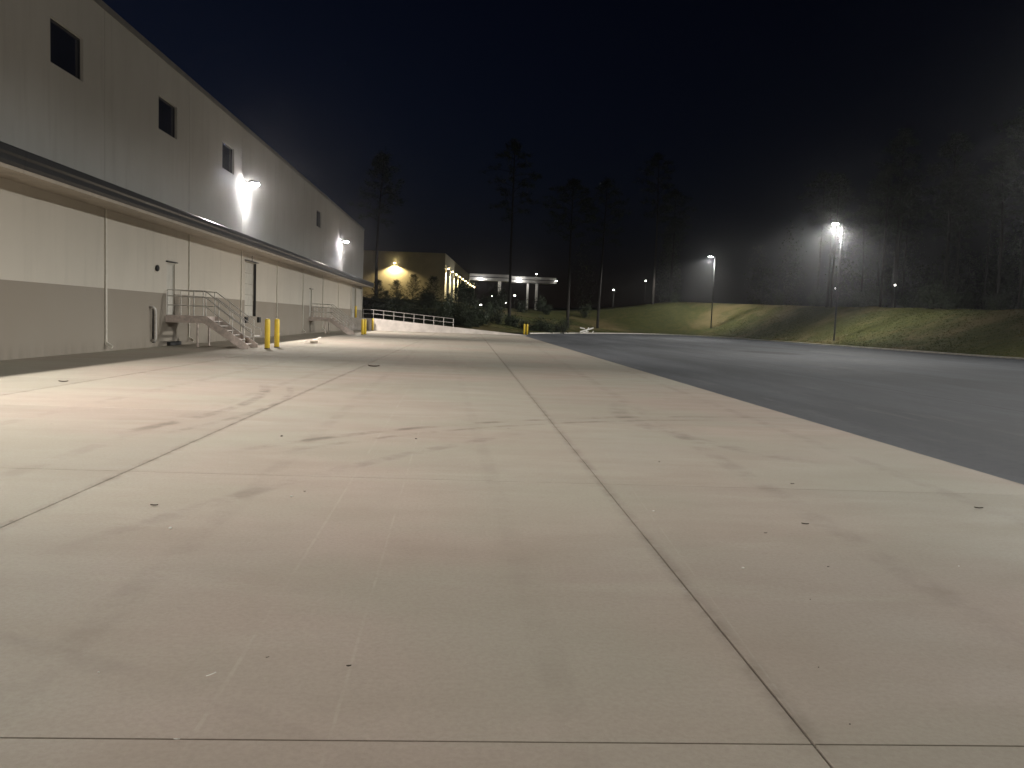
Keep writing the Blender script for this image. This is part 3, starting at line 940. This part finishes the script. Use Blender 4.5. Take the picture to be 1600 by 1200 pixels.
# the far wood that closes the horizon
vs, fs = [], []
def wood_leaf(x, y, z, s):
    d = Vector((rw.gauss(0, 1), rw.gauss(0, 1), rw.gauss(0, 1))).normalized()*s
    e = d.cross(Vector((rw.gauss(0, 1), rw.gauss(0, 1), rw.gauss(0, 1)))).normalized()*s*.7
    o = Vector((x, y, z)); k = len(vs)
    vs.extend([tuple(o-d), tuple(o+e), tuple(o+d), tuple(o-e)]); fs.append((k, k+1, k+2, k+3))
along = [i for i in range(len(kl)) if kl[i].x > 16 and kl[i].y > 60]
for q in range(620):
    i = rw.choice(along); d = rw.uniform(48, 95); p = kl[i]+kn[i]*d
    if p.x < 30 and p.y < 330: continue
    z = bank_h(d, p.x, p.y); H = rw.uniform(9, 24)
    for w in range(170):
        t = rw.random(); rr = (1.2+2.4*math.sin(math.pi*min(1, t*.9+.1)))*rw.random()**.5; a = rw.random()*6.28
        wood_leaf(p.x+rr*math.cos(a), p.y+rr*math.sin(a), z+H*t, .30)
me = bpy.data.meshes.new('far_wood'); me.from_pydata(vs, [], fs); me.materials.append(M['leaf'])
tag(link('far_wood', me), 'black mass of distant woodland behind the pines', 'woodland', kind='stuff')

# ================================================================== FAR BUILDINGS AND LIGHTS
fb = tag(empty('far_building', (-6.07, 200, 6.0), 0), 'far beige building with warm lamps beyond the young pines', 'building')
FA = math.atan2(8.3, 125)          # its long side leans to the right
def FP(u, v):                      # u along front (to the left), v along the long side
    return Vector((-u*math.cos(FA)+v*math.sin(FA), u*math.sin(FA)+v*math.cos(FA), 0))
def slab(name, mat, p0, p1, th, z0, z1, parent):
    d = (p1-p0).normalized(); nn = Vector((-d.y, d.x, 0))*th
    b = MB(); b.v = [(*q.xy, z) for z in (z0, z1) for q in (p0, p1, p1+nn, p0+nn)]
    b.f = [(0, 3, 2, 1), (4, 5, 6, 7), (0, 1, 5, 4), (1, 2, 6, 5), (2, 3, 7, 6), (3, 0, 4, 7)]
    return b.build(name, mat, parent)
HB = 17.45-6.0
pw = 9.0
for k in range(6):
    slab('front_panel', M['beige'], FP(k*pw+.02, 0), FP((k+1)*pw-.02, 0), -.3, -1, HB, fb)
for k in range(14):
    slab('side_panel', M['beige'], FP(0, k*pw+.02), FP(0, (k+1)*pw-.02), .3, -1, HB, fb)
rf = MB(); rf.v = [(*FP(u, v_).xy, HB-.3) for u, v_ in ((.35, .35), (54, .35), (54, 126), (.35, 126))]; rf.f = [(0, 1, 2, 3)]
rf.build('roof', M['coping'], fb)
def small_lamp(name, parent, p, mat, col, power, spot=None, aim=None, r=.18):
    MB().lathe([(.0, -.08), (r, -.08), (r*1.15, 0), (r*.8, .1), (.0, .12)], 10).build(name, mat, parent, p)
    if not power: return
    ld = bpy.data.lights.new('lamp', 'SPOT' if spot else 'POINT'); ld.energy = power; ld.color = col; ld.shadow_soft_size = .12
    if spot: ld.spot_size = rad(spot); ld.spot_blend = .4
    o = bpy.data.objects.new('lamp', ld); COL.objects.link(o); o.parent = parent
    o.location = (p[0], p[1], p[2]-.22)
    if aim: o.rotation_euler = aim
# lamp on the front, glowing yellow scallop
u0 = 12.3
p = FP(u0, -.75); p.z = 14.55-6.0
small_lamp('front_lamp', fb, p, M['warm'], (1, .78, .40), 5200, 150, (rad(-12), 0, 0))
for k in range(10):
    v0 = 3.0 + k*12.4
    p = FP(-.55, v0); p.z = 13.9-6.0
    small_lamp('side_lamp', fb, p, M['warm'], (1, .86, .55), 14000 if k < 4 else 0, 58, (0, rad(9), 0))

cs = tag(empty('loading_canopy', (10, 226, 6.0)), 'distant pale flat-roofed canopy on slim posts, lit by white lamps', 'canopy')
def cx(px): return at(px, 226)-10
ZC = 226/1259.24
def cz_(px, y): return CAM_H + (498.65 + (px-731.3)*.0382 - y)*ZC - 6.0
for x0, x1, ya, yb in ((731, 792, 428, 438), (796, 866, 432, 441.5)):
    MB().box(cx(x0), cx(x1), -.6, 6, cz_(x0, yb), cz_(x0, ya)).build('roof_slab', M['coping'], cs)
    MB().box(cx(x0)+.1, cx(x1)-.1, -.75, -.605, cz_(x0, (ya+yb)/2)-.12, cz_(x0, (ya+yb)/2)+.12).build('fascia_rib', M['frame'], cs)
for px, yt, r in ((778, 438, .42), (822, 441.5, .26), (836, 441.5, .34)):
    MB().box(cx(px)-r, cx(px)+r, -.2, .5, -1.5, cz_(px, yt)-.02).build('post', M['white'], cs)
for px, y in ((748, 436), (808, 437), (834, 429.5), (865, 440)):
    small_lamp('canopy_lamp', cs, (cx(px), -2.0, cz_(px, y)), M['farlamp'], (1, .98, .95), 650 if px in (748, 808) else 0, r=.26)
    MB().tube([(cx(px), -2.0, cz_(px, y)+.1), (cx(px), -.75, cz_(px, y)+.5)], .05, 6).build('lamp_arm', M['pole'], cs)

def yard_lamp(px, y, Y, r, power, label):
    x = at(px, Y); z = CAM_H + (498.65+(px-731.3)*.0382-y)*Y/1259.24
    zg = land_z(x, Y)-.1
    r *= .62
    o = tag(empty('yard_lamp', (x, Y, zg)), label, 'lamp', 'small far lamps')
    h = max(.5, z-zg)
    MB().tube([(0, 0, 0), (0, 0, h-.05)], [.06, .04], 8).build('post', M['pole'], o)
    small_lamp('globe', o, (0, 0, h), M['farlamp'], (1, .97, .92), 0, r=r)
yard_lamp(767, 463, 205, .22, 120, 'small white far lamp below the canopy, left of its thick post')
yard_lamp(802, 462, 205, .36, 200, 'bright white far lamp below the canopy gap')
yard_lamp(750, 476.5, 190, .30, 150, 'low white far lamp near the ground left of the canopy post')
yard_lamp(771, 474, 190, .18, 60, 'low faint far lamp at the foot of the canopy post')
yard_lamp(789, 473.5, 190, .18, 60, 'low faint far lamp right of the canopy post')
yard_lamp(957, 453, 185, .26, 120, 'lone white far lamp in the dark above the toppled sawhorse')
yard_lamp(1007, 439, 190, .22, 80, 'lone white far lamp left of the farther light pole')
yard_lamp(1409, 444.5, 120, .13, 30, 'small white lamp among the trees right of the nearer pole')
yard_lamp(1312, 450, 150, .08, 10, 'tiny white lamp just right of the nearer pole shaft')

# ================================================================== SMALL THINGS
# toppled white sawhorse on the bank
x, Y = at(918, 116), 126.0
x = at(918, Y); zz = land_z(x, Y)
sh = tag(empty('sawhorse', (x, Y, zz+.05), rad(12)), 'toppled white sawhorse barrier lying on the bank', 'barrier')
for nm, a, b_, w_ in (('rail_board', (-1.15, 0, .12), (1.1, .1, .80), .10), ('rail_board', (-1.1, .25, .75), (-.3, .2, .62), .08), ('leg', (-.2, 0, .05), (.35, .2, .85), .07), ('leg', (.9, 0, .02), (1.12, .1, .32), .07), ('leg', (-.75, -.1, .05), (.2, -.1, .18), .07)):
    a = Vector(a); b_ = Vector(b_); d = (b_-a).normalized(); u_ = d.cross(Vector((0, 1, 0))).normalized()*w_; t_ = Vector((0, .02, 0))
    m = MB(); m.v = [tuple(q+s1*u_+s2*t_) for q in (a, b_) for s1, s2 in ((-1, -1), (1, -1), (1, 1), (-1, 1))]
    m.f = [(0, 1, 2, 3), (7, 6, 5, 4), (0, 4, 5, 1), (1, 5, 6, 2), (2, 6, 7, 3), (3, 7, 4, 0)]
    m.build(nm, M['white'], sh)
# crumpled cardboard before the farther stairs
cb = tag(empty('cardboard_scrap', (-8.25, 43.6, .004), rad(15)), 'crumpled pale cardboard sheet lying on the apron by the stairs', 'litter')
rc = random.Random(5)
def sheet(name, x0, x1, y0, y1, hfun, parent, mat, nx=7, ny=5, th=.006):
    m = MB()
    for s in (0, 1):
        for i in range(nx):
            for j in range(ny):
                x_ = x0+(x1-x0)*i/(nx-1); y_ = y0+(y1-y0)*j/(ny-1)
                m.v.append((x_, y_, hfun(x_, y_, i, j)+th*s))
    o = nx*ny
    for i in range(nx-1):
        for j in range(ny-1):
            q = i*ny+j
            m.f.append((q, q+1, q+ny+1, q+ny)); m.f.append((o+q, o+q+ny, o+q+ny+1, o+q+1))
    rim = [i*ny for i in range(nx)] + [(nx-1)*ny+j for j in range(1, ny)] + [i*ny+ny-1 for i in range(nx-2, -1, -1)] + [j for j in range(ny-2, 0, -1)]
    for a, c in zip(rim, rim[1:]+rim[:1]): m.f.append((a, o+a, o+c, c))
    return m.build(name, mat, parent)
jit = [[rc.uniform(0, .03) for _ in range(9)] for _ in range(9)]
sheet('flap', -.5, .35, -.3, .3, lambda x, y, i, j: .01+.07*abs(math.sin(x*3.5+y))+jit[i][j], cb, M['card'])
sheet('flap', .05, .42, -.28, .22, lambda x, y, i, j: .16+.45*(x-.05)*(1 if j % 2 else .8)+jit[i][j], cb, M['card'], 5, 5)
sheet('flap', -.15, .25, -.42, -.2, lambda x, y, i, j: .008+.5*max(0, -.24-y)+jit[j][i], cb, M['card'], 5, 4)

# leaves, grit and scraps on the near slabs
def gp(px, py):
    d = _r2*((px-800)/1259.24) - _u2*((py-600)/1259.24) + _f
    t = -CAM_H/d.z
    return d*t
def leaf_thing(px, py, L_, W_, rz, label, name='fallen_leaf', mat='dryleaf', cat='leaf', curl=.35):
    p = gp(px, py); L_ *= .8; W_ *= .7
    m = MB(); N = 8
    prof = [0, .55, .85, 1, .95, .75, .45, .12, 0]
    for s in (0, 1):
        for i in range(N+1):
            x_ = -L_/2+L_*i/N; w_ = max(.002, W_/2*prof[i])
            for e in (-1, 0, 1):
                m.v.append((x_, e*w_, .003 + curl*W_*(abs(e)*.8 + .6*(2*i/N-1)**2) + .0012*s))
    o = (N+1)*3
    for i in range(N):
        for j in range(2):
            q = i*3+j
            m.f.append((q, q+1, q+4, q+3)); m.f.append((o+q, o+q+3, o+q+4, o+q+1))
    rim = [i*3 for i in range(N+1)] + [N*3+1] + [i*3+2 for i in range(N, -1, -1)] + [1]
    for a, c in zip(rim, rim[1:]+rim[:1]): m.f.append((a, o+a, o+c, c))
    o_ = m.build(name, M[mat], None, (p.x, p.y, 0.002), (0, 0, rz))
    tag(o_, label, cat)
    return o_
leaf_thing(241, 791, .075, .035, .1, 'dark curled leaf beside the left slab joint')
leaf_thing(1529, 795, .105, .038, -.1, 'large dark leaf at the right edge near the asphalt')
leaf_thing(1258, 820, .075, .03, -.2, 'dark leaf on the slab right of the long joint')
leaf_thing(545, 1043, .028, .02, .3, 'small black leaf crumb in the middle of the near slab')
leaf_thing(418, 1029, .02, .008, .6, 'thin dark twig flake left of the black crumb')
leaf_thing(1196, 834, .035, .012, .1, 'thin brown leaf just left of the dark leaf')
leaf_thing(1294, 887, .022, .012, .2, 'small brown leaf below the dark leaf')
leaf_thing(1238, 757, .05, .022, .0, 'small dark leaf on the faint cross joint')
leaf_thing(476, 769, .025, .018, .3, 'tiny black leaf crumb beside the white fleck')
leaf_thing(99, 597, .22, .09, .5, 'brown leaf litter on the bright left slab')
leaf_thing(584, 573, .45, .16, .2, 'dark scrap on the left joint far ahead')
leaf_thing(330, 1056, .06, .009, .9, 'pale crescent shaving on the near slab', 'plastic_shaving', 'grit', 'scrap', .4)
leaf_thing(276, 1157.5, .03, .010, .0, 'pale chip lying in the near cross joint', 'plastic_chip', 'grit', 'scrap', .3)
for q, (px, py, s, grp) in enumerate(((266, 826, .020, 'w'), (455, 776, .018, 'w'), (1021, 799, .016, 'w'), (1161, 888, .014, 'w'), (1498, 885, .008, 'w'), (154, 1051, .007, 'w'), 
                                      (1266, 937, .006, 'd'), (1279, 1043, .0055, 'd'), (1328, 1132, .0055, 'd'), (1030, 722, .014, 'd'), (650, 686, .02, 'd'), (440, 682, .025, 'd'))):
    p = gp(px, py)
    rr = random.Random(q)
    m = MB(); n = 7
    prof = [(0.35, 0.0), (.9, .12), (1., .4), (.75, .75), (.3, .92)]
    s *= .62
    m.lathe([(a*s, b_*s*1.1) for a, b_ in prof], n)
    m.v = [(a*rr.uniform(.7, 1.3), b_*rr.uniform(.7, 1.3), c) for a, b_, c in m.v]
    o = m.build('pebble', M['grit' if grp == 'w' else 'dryleaf'], None, (p.x, p.y, .0005), (0, 0, rr.random()*6))
    if grp == 'w': tag(o, 'small white fleck of grit on the near concrete', 'pebble', 'white grit on the concrete')
    else: tag(o, 'small dark speck of grit on the near concrete', 'pebble', 'dark grit on the concrete')

# ================================================================== HAZE
hz = MB().box(-150, 190, -130, 380, -1.5, 50)
ho = hz.build('haze', None)
hm = bpy.data.materials.new('night haze'); hm.use_nodes = True
nt = hm.node_tree; nt.nodes.remove(nt.nodes['Principled BSDF'])
pv = nt.nodes.new('ShaderNodeVolumePrincipled')
pv.inputs['Color'].default_value = (.96, .97, 1, 1); pv.inputs['Density'].default_value = HAZE_DENSITY; pv.inputs['Anisotropy'].default_value = .92
nt.links.new(pv.outputs[0], nt.nodes['Material Output'].inputs['Volume'])
for k_ in ('Density Attribute', 'Color Attribute', 'Temperature Attribute'):
    if k_ in pv.inputs: pv.inputs[k_].default_value = ''
try:
    hm.cycles.homogeneous_volume = True
except Exception as ex_:
    print('homogeneous flag', ex_)
try:
    hm.cycles.volume_sampling = 'MULTIPLE_IMPORTANCE'
except Exception as ex_:
    print('sampling flag', ex_)
ho.data.materials.append(hm)
tag(ho, 'thin damp night haze glowing around the lamps', 'haze', kind='stuff')
